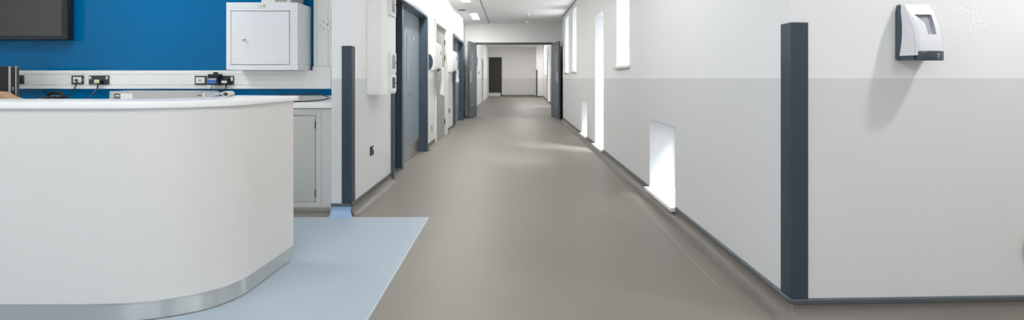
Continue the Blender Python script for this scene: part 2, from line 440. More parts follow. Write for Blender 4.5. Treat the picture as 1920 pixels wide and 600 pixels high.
skirting('baseboard_far', [[(1.40,27.6), (-0.63,27.6)], [(1.795,26.25), (1.40,26.25), (1.45,27.59)], [tuple(Vector((1.5,13.36)) + Vector((tf.x,tf.y))*u) for u in (0.1, 12.8)]], [], 'brown skirting around the far corridor end')

# ------------------------------------------------------------------ doors on the left wall
def big_door(n, label):
    e = tag(bpy.data.objects.new('door_%d' % n, None), label, 'door', kind='structure'); C.objects.link(e)
    # local: y along the wall from the near architrave, x into the corridor from the wall face (0)
    fr = B()
    for a, b in ((0.0, 0.075), (1.965, 2.04)):
        box(fr, 0.001, 0.020, a, b, 0, 2.083); box(fr, 0.019, 0.026, a+0.012, b-0.02, 0, 2.06)
    box(fr, 0.001, 0.020, 0.075, 1.965, 2.008, 2.083); box(fr, 0.019, 0.026, 0.055, 1.985, 2.02, 2.06)
    box(fr, -0.154, 0.001, 0.052, 0.085, 0, 2.038); box(fr, -0.154, 0.001, 1.955, 1.988, 0, 2.038); box(fr, -0.154, 0.001, 0.085, 1.955, 2.008, 2.038)
    box(fr, -0.150, -0.02, 0.58, 0.66, 0.0, 2.008)            # mullion
    box(fr, -0.150, -0.03, 0.085, 0.58, 0.0, 0.035)           # bottom rail of the side panel
    obj('door_frame', fr, 'frame', e, bevel=0.003)
    obj('side_panel', bx(-0.145, -0.115, 0.087, 0.578, 0.036, 2.006), 'dframe', e)
    lf = obj('door_leaf', bx(-0.145, -0.099, 0.664, 1.951, 0.006, 2.004), 'door', e, bevel=0.002)
    vp = B(); y0, y1, z0, z1 = 1.15, 1.285, 1.06, 1.71
    for a, b, c, d in ((y0, y0+0.03, z0, z1), (y1-0.03, y1, z0, z1)): box(vp, -0.0988, -0.090, a, b, c, d)
    obj('vision_panel_bead', vp, 'steel', lf, bevel=0.002)['label'] = 'bright metal beads of the narrow vision panel'
    obj('vision_glass', bx(-0.0988, -0.096, y0+0.03, y1-0.03, z0, z1), 'door', lf)
    obj('kick_plate', bx(-0.0988, -0.0968, 1.17, 1.94, 0.012, 0.20), 'steel', lf)['label'] = 'brushed metal kick plate'
    s = B(); disc(s, (-0.0988, 1.54, 1.655), (1,0,0), 0.035, 0.006); sg = obj('door_sign', s, 'pipe', lf, smooth=True); sg['label'] = 'round sign with a copper rim'
    s = B(); disc(s, (-0.0926, 1.54, 1.655), (1,0,0), 0.024, 0.002); obj('sign_face', s, 'plug', sg, smooth=True)
    s = B(); disc(s, (-0.0988, 1.285, 0.90), (1,0,0), 0.026, 0.008); obj('lock_rose', s, 'steel', lf, smooth=True)
    obj('thumb_turn', bx(-0.091, -0.065, 1.28, 1.29, 0.88, 0.92), 'steel', lf, bevel=0.003)
    return e
d1 = big_door(1, 'slate blue door with side panel and metal kick plate beside the boxing'); d1.location = (LX, 4.87, 0)
d3 = dup(d1); d3.name = 'door_3'; d3.location = (LX, 9.96, 0)
d3['label'] = 'slate blue door next to the open double doors'
e = tag(bpy.data.objects.new('door_2', None), 'warm grey door in a white frame behind the apron dispenser', 'door', kind='structure'); C.objects.link(e); e.location = (LX, 7.62, 0)
fr = B()
for a, b in ((0.0, 0.09), (1.33, 1.42)): box(fr, 0.001, 0.018, a, b, 0, 2.11)
box(fr, 0.001, 0.018, 0.09, 1.33, 2.045, 2.11)
box(fr, -0.154, 0.001, 0.082, 0.098, 0, 2.048); box(fr, -0.154, 0.001, 1.322, 1.338, 0, 2.048); box(fr, -0.154, 0.001, 0.098, 1.322, 2.034, 2.048)
obj('door_frame', fr, 'white', e, bevel=0.004)
lf = obj('door_leaf', bx(-0.075, -0.030, 0.100, 1.320, 0.006, 2.032), 'gdoor', e, bevel=0.002)
for z in (0.25, 1.50, 1.80): obj('hinge', bx(-0.030, -0.014, 1.296, 1.326, z-0.05, z+0.05), 'plate', lf, bevel=0.003)['label'] = 'dark hinge'

# double doors, both leaves folded open towards the lobby
e = tag(bpy.data.objects.new('door_4', None), 'slate grey double doors held open across the corridor', 'door', kind='structure'); C.objects.link(e)
fr = B()
box(fr, OX0-0.05, OX0, YE-0.02, YE+0.14, 0, 2.14); box(fr, OX1, OX1+0.05, YE-0.02, YE+0.14, 0, 2.14); box(fr, OX0, OX1, YE-0.02, YE+0.14, 2.085, 2.14)
obj('door_frame', fr, 'dframe', e, bevel=0.004)
obj('threshold_strip', bx(OX0+0.002, OX1-0.002, YE+0.05, YE+0.10, 0.0005, 0.006), 'steel', e)
def leaf(hx, tx, s):
    h = Vector((hx, YE-0.022)); t = Vector((tx, 12.33)); u = (t-h).normalized(); L = (t-h).length
    q = Vector((-u.y, u.x))*s           # towards the corridor centre
    th = 0.05
    def P(a, d): p = h + u*a + q*d; return (p.x, p.y)
    def slab(a0, a1, d0, d1, z0, z1): return prism(B(), [P(a0,d0), P(a1,d0), P(a1,d1), P(a0,d1)], z0, z1)
    lf = obj('door_leaf', slab(0.0, L, -th, 0.0, 0.01, 2.11), 'ddoor', e, bevel=0.002)
    obj('edge_strip', slab(L+0.0005, L+0.004, -th+0.004, -0.004, 0.012, 2.108), 'frame', lf)
    obj('vision_glass', slab(L-0.36, L-0.26, 0.0004, 0.003, 1.05, 1.80), 'glassd', lf)['label'] = 'dark narrow vision glass'
    for a in (L-0.372, L-0.26): obj('vision_bead', slab(a, a+0.012, 0.0004, 0.008, 1.04, 1.81), 'steel', lf)
    obj('push_plate', slab(L-0.20, L-0.10, 0.0004, 0.003, 0.98, 1.30), 'steel', lf)
    s_ = B(); p = P(L-0.30, 0.0004); disc(s_, (p[0], p[1], 0.36), (q.x, q.y, 0), 0.03, 0.01, 16); obj('floor_bolt', s_, 'steel', lf, smooth=True)
    cl = obj('door_closer', slab(L-0.34, L-0.06, -th-0.045, -th-0.0005, 1.98, 2.04), 'steel', lf, bevel=0.006); cl['label'] = 'silver door closer'
    obj('back_kick_plate', slab(0.06, L-0.02, -th-0.003, -th-0.0005, 0.02, 0.26), 'blackm', lf)
    return lf
leaf(OX0, -1.155, 1); leaf(OX1, 1.262, -1)
for sx, lab in ((-1, 'door side'), (1, 'window side')):
    x = -1.3545 if sx < 0 else 1.4075
    b = B(); box(b, min(x, x-sx*0.05), max(x, x-sx*0.05), 12.45, 12.55, 0.03, 0.24)
    hold = tag(obj('door_holder', b, 'blackm', bevel=0.008), 'black hold open unit behind the open leaf on the %s' % lab, 'door holder')
    s_ = B(); disc(s_, (x-sx*0.05, 12.50, 0.19), (-sx,0,0), 0.03, 0.006, 16); obj('magnet_disc', s_, 'steel', hold, smooth=True)
b = bx(-1.3545, -1.30, 12.42, 12.52, 0.84, 1.02); tag(obj('door_holder', b, 'blackm', bevel=0.008), 'black box at waist height behind the open leaf on the door side', 'door holder')
# fire call point
cp = tag(obj('fire_call_point', bx(-1.3545, -1.315, 12.10, 12.19, 1.12, 1.21), 'red', bevel=0.006), 'small red fire call point between the slate door and the open leaf', 'call point')
obj('call_point_face', bx(-1.3148, -1.312, 12.12, 12.17, 1.14, 1.19), 'plug', cp)
# far doors
e = tag(bpy.data.objects.new('door_5', None), 'charcoal door with a pale kick plate in the far end wall', 'door', kind='structure'); C.objects.link(e); e.location = (-1.50, 27.6, 0)
fr = B(); box(fr, 0, 0.05, -0.02, -0.001, 0, 2.38); box(fr, 0.83, 0.88, -0.02, -0.001, 0, 2.38); box(fr, 0.05, 0.83, -0.02, -0.001, 2.33, 2.38)
obj('door_frame', fr, 'bdoor', e)
lf = obj('door_leaf', bx(0.052, 0.828, -0.014, -0.001, 0.01, 2.328), 'bdoor', e)
obj('kick_plate', bx(0.08, 0.80, -0.018, -0.0145, 0.02, 0.23), 'plug', lf)['label'] = 'pale metal kick plate'
e = tag(bpy.data.objects.new('door_6', None), 'grey door in a white frame in the far corridor', 'door', kind='structure'); C.objects.link(e); e.location = (-1.40, 20.76, 0)
fr = B(); box(fr, -0.29, 0.02, 0.001, 0.06, 0, 2.048); box(fr, -0.29, 0.02, 1.14, 1.199, 0, 2.048); box(fr, -0.29, 0.02, 0.06, 1.14, 1.99, 2.048)
obj('door_frame', fr, 'white', e)
lf = obj('door_leaf', bx(-0.06, -0.015, 0.062, 1.138, 0.006, 1.988), 'gdoor', e)
for z in (0.3, 1.1, 1.75): obj('hinge', bx(-0.0148, -0.002, 1.10, 1.136, z-0.05, z+0.05), 'plate', lf)
nb = tag(obj('notice_board', bx(-1.3995, -1.38, 17.6, 18.5, 1.45, 2.05), 'wcab', bevel=0.004), 'pale notice holder on the far corridor wall before the grey door', 'notice')
obj('notice', bx(-1.3798, -1.377, 17.8, 18.3, 1.6, 1.95), 'blues', nb)
sw = tag(obj('wall_switch', bx(-1.3995, -1.375, 18.9, 19.0, 1.28, 1.40), 'plate', bevel=0.003), 'small dark switch on the far corridor wall beside the grey door', 'switch')

# ------------------------------------------------------------------ corner guards
def guard(name, pts, z0, z1, label):
    return tag(obj(name, prism(B(), pts, z0, z1), 'guard', bevel=0.004), label, 'corner guard')
def skw(x, y): return (x, y)
u = Vector((1, 0.031)).normalized(); w = Vector((0.031, -1)).normalized(); c0 = Vector((1.277, 2.076)); v2 = Vector((SK, 1)).normalized()
def gp(a, b): p = c0 + u*a + w*b; return (p.x, p.y)
def gq(a, b): p = c0 + v2*a - u*b; return (p.x, p.y)
guard('corner_guard', [gq(0.075,0.0005), gp(0.0005,-0.0005), gp(0.072,0.0005), gp(0.072,0.009), gp(-0.009,0.009), gq(0.075,0.009)], 0.0965, 1.356, 'tall dark slate corner guard on the dispenser wall edge')
guard('corner_guard', [(LX+0.0005,3.735), (LX+0.0005,3.6595), (LX-0.072,3.6595), (LX-0.072,3.651), (LX+0.009,3.651), (LX+0.009,3.735)], 0.0965, 1.362, 'dark slate corner guard on the partition end beside the alcove')
guard('corner_guard', [(1.39,26.33), (1.3995,26.33), (1.3995,26.2495), (1.47,26.2495), (1.47,26.24), (1.39,26.24)], 0.0965, 1.60, 'dark corner guard at the far end of the corridor')

# ------------------------------------------------------------------ ceiling lights and bits
def linear_light(y, label):
    t = thing('ceiling_light', label, 'ceiling light', (-0.955, y, CEIL), group='linear ceiling lights along the corridor')
    b = B(); hw, hl = 0.085, 0.55
    box(b, -hw-0.012, -hw, -hl-0.012, hl+0.012, -0.008, -0.0005); box(b, hw, hw+0.012, -hl-0.012, hl+0.012, -0.008, -0.0005)
    box(b, -hw, hw, -hl-0.012, -hl, -0.008, -0.0005); box(b, -hw, hw, hl, hl+0.012, -0.008, -0.0005)
    obj('light_frame', b, 'white', t)
    obj('diffuser', bx(-hw+0.001, hw-0.001, -hl+0.001, hl-0.001, -0.005, -0.001), 'lampc', t)
    return t
names = {11.70: 'linear ceiling light nearest the double doors', 8.92: 'linear ceiling light second from the double doors', 6.15: 'linear ceiling light above the slate door with side panel'}
for y in names: linear_light(y, names[y])
def panel(x, y, z, label, s=0.6, m='lampl'):  # panels out of view; the lobby ones are added as fill light
    t = thing('ceiling_panel_light', label, 'ceiling light', (x, y, z))
    b = B(); h = s/2
    box(b, -h-0.015, -h, -h-0.015, h+0.015, -0.01, -0.0005); box(b, h, h+0.015, -h-0.015, h+0.015, -0.01, -0.0005)
    box(b, -h, h, -h-0.015, -h, -0.01, -0.0005); box(b, -h, h, h, h+0.015, -0.01, -0.0005)
    obj('light_frame', b, 'white', t)
    obj('diffuser', bx(-h+0.001, h-0.001, -h+0.001, h-0.001, -0.006, -0.001), m, t)
panel(-3.2, 0.6, CEIL, 'square ceiling panel light before the reception counter'); panel(-0.6, 0.6, CEIL, 'square ceiling panel light before the corridor mouth')
panel(-3.4, 3.2, CEIL, 'square ceiling panel light over the reception alcove'); panel(2.6, -1.2, CEIL, 'square ceiling panel light near the lobby side wall')
panel(0.25, 3.3, CEIL, 'small square ceiling panel light at the corridor mouth', 0.42)  # added to brighten the dim corridor mouth
panel(-0.6, -1.8, CEIL, 'square ceiling panel light near the big lobby windows')
for y, s in ((18.5, 'square ceiling panel light halfway down the far corridor'), (24.3, 'square ceiling panel light at the far corridor end')):  # the halfway panel is added fill, out of view
    panel(0.4 if y < 22 else 0.8, y, 2.95, s, 0.6, 'lampl' if y < 22 else 'lampf')
t = thing('downlight', 'round downlight over the soap dispenser', 'ceiling light', (2.62, 1.44, CEIL))
b = B(); tube(b, [(0,0,-0.008),(0,0,-0.0005)], 0.09, 32); obj('light_ring', b, 'white', t, smooth=True)
b = B(); tube(b, [(0,0,-0.0125),(0,0,-0.0085)], 0.075, 32); obj('diffuser', b, 'lamps', t, smooth=True)
t = thing('ceiling_vent', 'round grey ceiling vent near the slate door', 'vent', (-1.16, 10.6, CEIL))
for i, (r, z) in enumerate(((0.10, 0.006), (0.07, 0.012), (0.04, 0.018))):
    b = B(); tube(b, [(0,0,-z),(0,0,-z+0.0055)], r, 28); obj('vent_ring', b, 'gap' if i != 1 else 'plate', t, smooth=True)
t = thing('emergency_light', 'small white box hanging from the ceiling before the double doors', 'emergency light', (0.386, 12.2, CEIL))
obj('housing', bx(-0.045, 0.045, -0.035, 0.035, -0.125, -0.035), 'gloss', t, bevel=0.008)
b = B(); tube(b, [(0,0,-0.034),(0,0,-0.0005)], 0.014, 12); obj('stem', b, 'gap', t, smooth=True)
b = B(); disc(b, (0, -0.0355, -0.08), (0,-1,0), 0.022, 0.012, 16); obj('lens', b, 'plug', t, smooth=True)
t = thing('smoke_detector', 'white smoke detector on the ceiling before the double doors', 'smoke detector', (0.40, 11.3, CEIL))
b = B(); tube(b, [(0,0,-0.02),(0,0,-0.0005)], 0.05, 24); obj('detector_base', b, 'white', t, smooth=True)
b = B(); tube(b, [(0,0,-0.04),(0,0,-0.0205)], 0.035, 24); obj('detector_head', b, 'gloss', t, smooth=True)

# ------------------------------------------------------------------ boxing and wall items on the left wall
box_ = tag(obj('pipe_boxing', bx(LX+0.001, -1.154, 4.05, 4.515, 0.953, CEIL-0.001), 'boxing', bevel=0.004), 'white boxed riser standing off the wall beside the slate door', 'boxing')
def control(y0, y1, z0, z1, label, face):
    t = thing('control_panel', label, 'control panel', (-1.1535, y0, z0), group='control panels on the white boxing')
    w, h = y1-y0, z1-z0
    obj('back_box', bx(0.0, 0.028, 0, w, 0, h), 'white', t, bevel=0.004)
    fc = obj('display', bx(0.0283, 0.031, 0.04, w-0.05, 0.035, h-0.025), face, t, bevel=0.001)
    b = B(); disc(b, (0.0283, w-0.02, h*0.5), (1,0,0), 0.008, 0.006, 12); obj('button', b, 'blackm', t, smooth=True)
    for k in range(3): obj('display_line', bx(0.0312, 0.0318, 0.05, w-0.065, 0.05+k*0.025, 0.056+k*0.025), 'dark', fc)
control(4.24, 4.43, 0.972, 1.135, 'white control panel with a dark display, lowest on the boxing', 'plate')
control(4.24, 4.43, 1.155, 1.345, 'white control panel with a grey patterned display in the middle of the boxing', 'device')
control(4.22, 4.42, 1.69, 1.93, 'white control panel with a pale display, topmost on the boxing', 'device')

def wall_socket(y, z, label, plate, pale):
    t = thing('wall_socket', label, 'socket', (LX+0.0005, y, z))
    obj('faceplate', bx(0, 0.012, -0.043, 0.043, -0.043, 0.043), plate, t, bevel=0.003)
    obj('rocker', bx(0.0123, 0.017, 0.005, 0.03, 0.008, 0.03), pale, t, bevel=0.001)
    for a, b in ((-0.02, 0.012), (-0.02, -0.016), (0.012, -0.016)): obj('pin_slot', bx(0.0121, 0.0124, a-0.005, a+0.005, b-0.003, b+0.003), 'blackm', t)
wall_socket(4.19, 0.435, 'graphite socket low on the wall below the white boxing', 'plate', 'plug')
wall_socket(7.32, 0.295, 'pale grey socket low on the wall between the slate and the warm grey door', 'device', 'plug')
wall_socket(9.37, 0.435, 'graphite socket low on the wall beyond the warm grey door', 'plate', 'plug')

# apron dispensers
def dispenser(y, label):
    t = thing('apron_dispenser', label, 'apron dispenser', (LX+0.001, y, 0), group='apron dispensers on the corridor wall')
    prof = [(0.0,1.232),(0.07,1.232),(0.09,1.25),(0.10,1.29),(0.10,1.60),(0.085,1.66),(0.05,1.685),(0.0,1.687)]
    b = B(); a = [b.verts.new((x,0,z)) for x,z in prof]; c = [b.verts.new((x,0.72,z)) for x,z in prof]
    b.faces.new(a); b.faces.new(c[::-1])
    for i in range(len(prof)): j = (i+1) % len(prof); b.faces.new((a[i],a[j],c[j],c[i]))
    obj('casing', b, 'white', t, smooth=True)
    b = B(); n = 18
    pts = [(0.004+0.062*math.sin(PI*k/n), 1.355-0.122*math.cos(PI*k/n)) for k in range(n+1)]
    a = [b.verts.new((x,-0.012,z)) for x,z in pts]; c = [b.verts.new((x,-0.0005,z)) for x,z in pts]
    b.faces.new(a); b.faces.new(c[::-1])
    for i in range(len(pts)): j = (i+1) % len(pts); b.faces.new((a[i],a[j],c[j],c[i]))
    obj('end_cap', b, 'guard', t)['label'] = 'dark rounded end cap'
    b = B(); disc(b, (0.095, 0.30, 1.238), (0,1,0), 0.022, 0.10, 16); obj('tear_bar', b, 'guard', t, smooth=True)
    st = obj('sticker', bx(0.1004, 0.1012, 0.52, 0.66, 1.48, 1.58), 'tick', t); obj('sticker_mark', bx(0.1013, 0.1016, 0.55, 0.62, 1.50, 1.55), 'blues', st)
    return t
dispenser(7.07, 'white apron dispenser on the wall next to the slate door')
p2 = dispenser(9.20, 'white apron dispenser between the warm grey door and the far slate door')
for ch in p2.children:
    if ch.name.startswith('end_cap'): ch.data.materials[0] = M['white']; del ch['label']
def apron(x, y, z0, z1, w, label, sd):
    rnd = random.Random(sd); b = B(); nu, nz = 12, 16; g = []
    for j in range(nz+1):
        row = []
        for i in range(nu+1):
            s = i/nu; t = j/nz
            ww = w*(0.62+0.38*t)
            px = x + 0.018*math.sin(s*9+t*2.0+sd) * (0.4+t) - 0.015*t
            py = y + (s-0.5)*ww + 0.10*t
            pz = z1 + (z0-z1)*t + 0.035*math.sin(s*5+sd)*t*t
            row.append(b.verts.new((px, py, pz)))
        g.append(row)
    for j in range(nz):
        for i in range(nu): b.faces.new((g[j][i], g[j][i+1], g[j+1][i+1], g[j+1][i]))
    o = tag(obj('plastic_apron', b, 'film', smooth=True), label, 'apron')
    md = o.modifiers.new('thick', 'SOLIDIFY'); md.thickness = 0.004
    return o
apron(-1.175, 7.70, 0.80, 1.29, 0.52, 'long white plastic apron hanging from the dispenser before the warm grey door', 1.0)
apron(-1.175, 9.84, 1.02, 1.28, 0.36, 'short white plastic apron hanging before the far slate door', 2.3)

# ------------------------------------------------------------------ reception alcove back wall
BY = 4.35
bg = tag(obj('glass_splashback', bx(-5.15, -1.885, BY-0.014, BY-0.001, 1.178, CEIL-0.002), 'blue'), 'big glossy blue glass panel behind the television', 'glass panel')
lg = tag(obj('glass_splashback', bx(-5.15, -1.460, BY-0.014, BY-0.001, 0.902, 1.0), 'blue'), 'low blue glass strip between worktop and trunking', 'glass panel')
# dado trunking
t = thing('dado_trunking', 'white horizontal cable trunking along the alcove wall', 'trunking', (0, BY-0.0005, 0))
b = B(); x0, x1 = -5.15, -2.30
def trunk_run(x0, x1, parent):
    obj('trunking_body', bx(x0, x1, -0.045, 0, 1.0005, 1.1745), 'trunk', parent, bevel=0.003)
    for z0, z1 in ((1.004, 1.037), (1.039, 1.136), (1.138, 1.171)): obj('trunking_lid', bx(x0+0.001, x1-0.001, -0.052, -0.0455, z0, z1), 'trunk', parent, bevel=0.002)
trunk_run(-5.15, -1.955, t)
b = bx(-1.954, -1.712, -0.060, 0, 1.002, 1.1745); box(b, -1.880, -1.712, -0.060, 0, 1.1745, 1.212)
o = obj('angle_cover', b, 'gloss', t); o['label'] = 'glossy angle cover joining the two runs'
t2 = thing('dado_trunking', 'white vertical cable trunking rising beside the medicine cabinet', 'trunking', (0, BY-0.0005, 0))
obj('trunking_body', bx(-1.878, -1.702, -0.045, 0, 1.2125, CEIL-0.002), 'trunk', t2, bevel=0.003)
for a, c in ((-1.874, -1.845), (-1.843, -1.737), (-1.735, -1.706)): obj('trunking_lid', bx(a, c, -0.052, -0.0455, 1.2135, CEIL-0.003), 'trunk', t2, bevel=0.002)
TY = BY-0.0530
def X(px): return (px-960)*TY/853.0
def Z(py): return H-(py-147)*TY/853.0
def plate(px0, px1, py0, py1, label, name='trunking_socket', m='plate'):
    x0, x1, z0, z1 = X(px0), X(px1), Z(py1), Z(py0)
    t = thing(name, label, 'socket', ((x0+x1)/2, TY-0.0005, (z0+z1)/2))
    w, h = (x1-x0)/2, (z1-z0)/2
    obj('faceplate', bx(-w, w, -0.009, 0, -h, h), m, t, bevel=0.002)
    return t, w, h
t, w, h = plate(34, 46, 141, 158, 'dark socket half hidden behind the computer tower')
obj('blank_module', bx(-w+0.008, w-0.008, -0.011, -0.0092, -h+0.012, h-0.012), 'blackm', t)
t, w, h = plate(135.5, 158, 141.5, 158, 'graphite data outlet with a pale module and a black lead')
o = obj('data_module', bx(-w+0.02, w-0.018, -0.014, -0.0092, -h+0.014, h-0.014), 'plug', t, bevel=0.001)
b = bx(0.045, 0.052, -0.0100, -0.0092, -0.004, 0.004); obj('screw_cap', b, 'green', t)
t, w, h = plate(168, 205.5, 141.5, 158.5, 'graphite double socket with a plugged in black lead')
for s in (-1, 1): obj('rocker', bx(s*(w-0.016)-0.009, s*(w-0.016)+0.009, -0.013, -0.0092, 0.008, 0.034), 'plug', t, bevel=0.001)
obj('pin_slot', bx(-0.045, -0.020, -0.0094, -0.0091, -0.038, -0.028), 'plug', t)
t, w, h = plate(366, 388.5, 142, 159, 'graphite data outlet with an empty pale module')
o = obj('data_module', bx(-w+0.014, w-0.016, -0.014, -0.0092, -h+0.014, h-0.014), 'plug', t, bevel=0.001)
obj('port', bx(-0.014, 0.010, -0.0146, -0.0141, -0.012, 0.010), 'device', o)
t, w, h = plate(401, 439, 142, 159, 'graphite double socket behind the black power adapter')
obj('rocker', bx(w-0.024, w-0.006, -0.013, -0.0092, -0.006, 0.032), 'plug', t, bevel=0.001)
t, w, h = plate(597, 620, 38.5, 55.5, 'white single socket with a red rocker on the vertical trunking', 'trunking_socket', 'gloss')
obj('rocker', bx(w-0.034, w-0.012, -0.013, -0.0092, -0.014, 0.020), 'plug', t, bevel=0.001)
obj('rocker_mark', bx(w-0.029, w-0.018, -0.0138, -0.0131, -0.004, 0.012), 'red', t)
for a, c in ((-0.004, 0.026), (-0.038, -0.004), (-0.006, -0.030)): obj('pin_slot', bx(a-0.006, a+0.006, -0.0095, -0.0091, c-0.004, c+0.004), 'dark', t)
# plugs and leads
def plugtop(px0, px1, py0, py1, depth, m, label, name='plug'):
    x0, x1, z0, z1 = X(px0), X(px1), Z(py1), Z(py0); y = TY-0.0100
    o = tag(obj(name, bx(x0, x1, y-depth, y, z0, z1), m, bevel=0.006), label, 'plug')
    return o, (x0+x1)/2, y, z0, z1
WT = 0.90
o, xc, y, z0, z1 = plugtop(186, 197, 150.5, 158.5, 0.04, 'blackm', 'black plug with a pale cap in the double socket nearest the telephone')
obj('plug_cap', bx(xc-0.025, xc+0.020, y-0.047, y-0.0405, z0+0.012, z1+0.006), 'green', o, bevel=0.003)
b = B(); tube(b, catmull([(xc, y-0.03, z0+0.002), (xc, y-0.045, z0-0.04), (xc-0.005, y-0.10, z0-0.10), (xc-0.01, y-0.17, WT+0.006), (xc-0.02, y-0.30, WT+0.006)]), 0.0055)
obj('lead', b, 'black', o, smooth=True)
o, xc, y, z0, z1 = plugtop(400, 419, 139, 159, 0.075, 'blackm', 'black power adapter with a blue and white label', 'power_adapter')
obj('adapter_label', bx(xc-0.040, xc+0.035, y-0.0765, y-0.0755, z0+0.012, z0+0.048), 'blues', o)
obj('label_band', bx(xc-0.040, xc+0.035, y-0.0765, y-0.0755, z0+0.050, z0+0.060), 'plug', o)
obj('adapter_grip', bx(xc-0.005, xc+0.018, y-0.060, y-0.02, z1+0.0005, z1+0.018), 'blackm', o, bevel=0.003)
b = B(); tube(b, catmull([(xc-0.015, y-0.05, z0), (xc-0.03, y-0.06, z0-0.04), (xc-0.06, y-0.07, z0-0.08), (xc-0.07, y-0.10, WT+0.006), (xc-0.02, y-0.2, WT+0.005)]), 0.003)
obj('lead', b, 'black', o, smooth=True)
o, xc, y, z0, z1 = plugtop(421, 433, 147, 157.5, 0.045, 'blackm', 'black plug beside the power adapter')
obj('plug_label', bx(xc-0.026, xc+0.026, y-0.0465, y-0.0455, z0+0.010, z1-0.022), 'plug', o)
b = B(); tube(b, catmull([(xc+0.01, y-0.03, z0), (xc+0.005, y-0.04, z0-0.05), (xc-0.05, y-0.09, z0-0.08), (xc-0.09, y-0.13, WT+0.008), (xc-0.16, y-0.25, WT+0.007)]), 0.006)
obj('lead', b, 'black', o, smooth=True)

# medicine cabinet
t = thing('medicine_cabinet', 'white lockable steel cabinet on the blue glass wall', 'cabinet', (-2.552, 4.06, 1.1755))
W_, Hh, Dd = 0.638, 0.603, 0.274
b = B()
box(b, 0, W_, 0.002, Dd, 0, 0.045); box(b, 0, W_, 0.002, Dd, Hh-0.075, Hh); box(b, 0, 0.042, 0.002, Dd, 0.045, Hh-0.075); box(b, W_-0.070, W_, 0.002, Dd, 0.045, Hh-0.075); box(b, 0.042, W_-0.070, 0.05, Dd, 0.045, Hh-0.075)
obj('cabinet_body', b, 'wcab', t, bevel=0.002)
d = obj('door', bx(0.046, W_-0.076, 0.001, 0.03, 0.050, Hh-0.080), 'wcab', t, bevel=0.003)
b = B(); disc(b, (0.155, 0.0005, 0.275), (0,-1,0), 0.012, 0.006, 16); lk = obj('lock', b, 'steel', d, smooth=True)
obj('key', bx(0.152, 0.176, -0.03, -0.0058, 0.268, 0.278), 'steel', lk, bevel=0.002)
pl = obj('badge', bx(0.285, 0.355, -0.002, 0.0015, Hh-0.052, Hh-0.018), 'plug', t, bevel=0.001)
obj('badge_mark', bx(0.335, 0.345, -0.0026, -0.0021, Hh-0.040, Hh-0.022), 'dark', pl)
obj('badge_line', bx(0.292, 0.328, -0.0026, -0.0021, Hh-0.036, Hh-0.030), 'device', pl)
obj('badge_band', bx(0.300, 0.335, -0.0026, -0.0021, Hh-0.050, Hh-0.045), 'green', pl)
# white unit on top of the cabinet
t = thing('printer_box', 'white vented unit standing on top of the steel cabinet', 'unit', (-2.2475, 4.075, 1.7790))
obj('casing', bx(0, 0.262, 0.0, 0.24, 0.0, 0.16), 'gloss', t, bevel=0.006)
for k in range(5):
    x = 0.125 + 0.022*k
    b = B(); tube(b, [(x, -0.001, 0.006), (x+0.055, -0.001, 0.075)], 0.0035, 6); obj('vent_slot', b, 'dark', t)
obj('side_strip', bx(0.2625, 0.275, 0.012, 0.23, 0.0, 0.15), 'device', t, bevel=0.003)

# base cabinets and worktop
t = thing('base_cabinet', 'pale grey base cabinet with an inset grey green door beside the partition', 'cabinet', (-1.472, 3.72, 0))
obj('carcass', bx(-3.60, 0.0, 0.02, 0.60, 0.046, 0.852), 'cabfr', t)
obj('end_filler', bx(-0.089, 0.0, 0.0, 0.0195, 0.046, 0.852), 'cabfr', t, bevel=0.001)
fr = B(); x0, x1 = -0.70, -0.0905
box(fr, x1-0.042, x1, 0, 0.0195, 0.046, 0.852); box(fr, x0, x0+0.045, 0, 0.0195, 0.046, 0.852); box(fr, x0+0.045, x1-0.042, 0, 0.0195, 0.80, 0.852); box(fr, x0+0.045, x1-0.042, 0, 0.0195, 0.046, 0.088)
obj('face_frame', fr, 'cabfr', t, bevel=0.001)
d = obj('door', bx(x0+0.049, x1-0.047, 0.002, 0.018, 0.092, 0.796), 'cabdoor', t, bevel=0.001)
for z in (0.16, 0.72): obj('hinge', bx(x1-0.049, x1-0.043, -0.006, 0.012, z-0.03, z+0.03), 'plate', d, bevel=0.001)
k = obj('door_handle', bx(x0+0.08, x0+0.095, -0.02, 0.0015, 0.40, 0.52), 'steel', d, bevel=0.004)
obj('plinth', bx(-3.60, -0.004, 0.012, 0.05, 0.002, 0.045), 'steel', t)
obj('cupboard_front', bx(-3.60, -0.703, 0.0, 0.0195, 0.046, 0.852), 'cabfr', t, bevel=0.001)
t = thing('worktop', 'long white worktop under the trunking in the alcove', 'worktop', (0, 0, 0))
obj('worktop_slab', bx(-5.10, -1.462, 3.70, 4.349, 0.857, 0.90), 'solid', t, bevel=0.003)
obj('upstand', bx(-2.20, -1.60, 4.320, 4.335, 0.9005, 0.938), 'cabfr', t, bevel=0.002)
# black cable loop on the worktop
b = B(); tube(b, catmull([(-2.25,4.22,0.93),(-2.14,4.25,0.943),(-1.92,4.27,0.957),(-1.77,4.25,0.945),(-1.655,4.10,0.922),(-1.68,3.98,0.909),(-1.76,3.86,0.906),(-1.83,3.80,0.906),(-2.1,3.76,0.906)], 10), 0.005)
tag(obj('cable', b, 'black', smooth=True), 'black cable looping over the worktop beside the partition', 'cable')
b = B(); tube(b, catmull([(-3.78,4.15,0.905),(-3.66,4.12,0.912),(-3.55,4.07,0.93),(-3.476,4.04,0.938)], 8), 0.004)
tag(obj('cable', b, 'plug', smooth=True), 'thin pale lead at the end of the long grey device', 'cable')

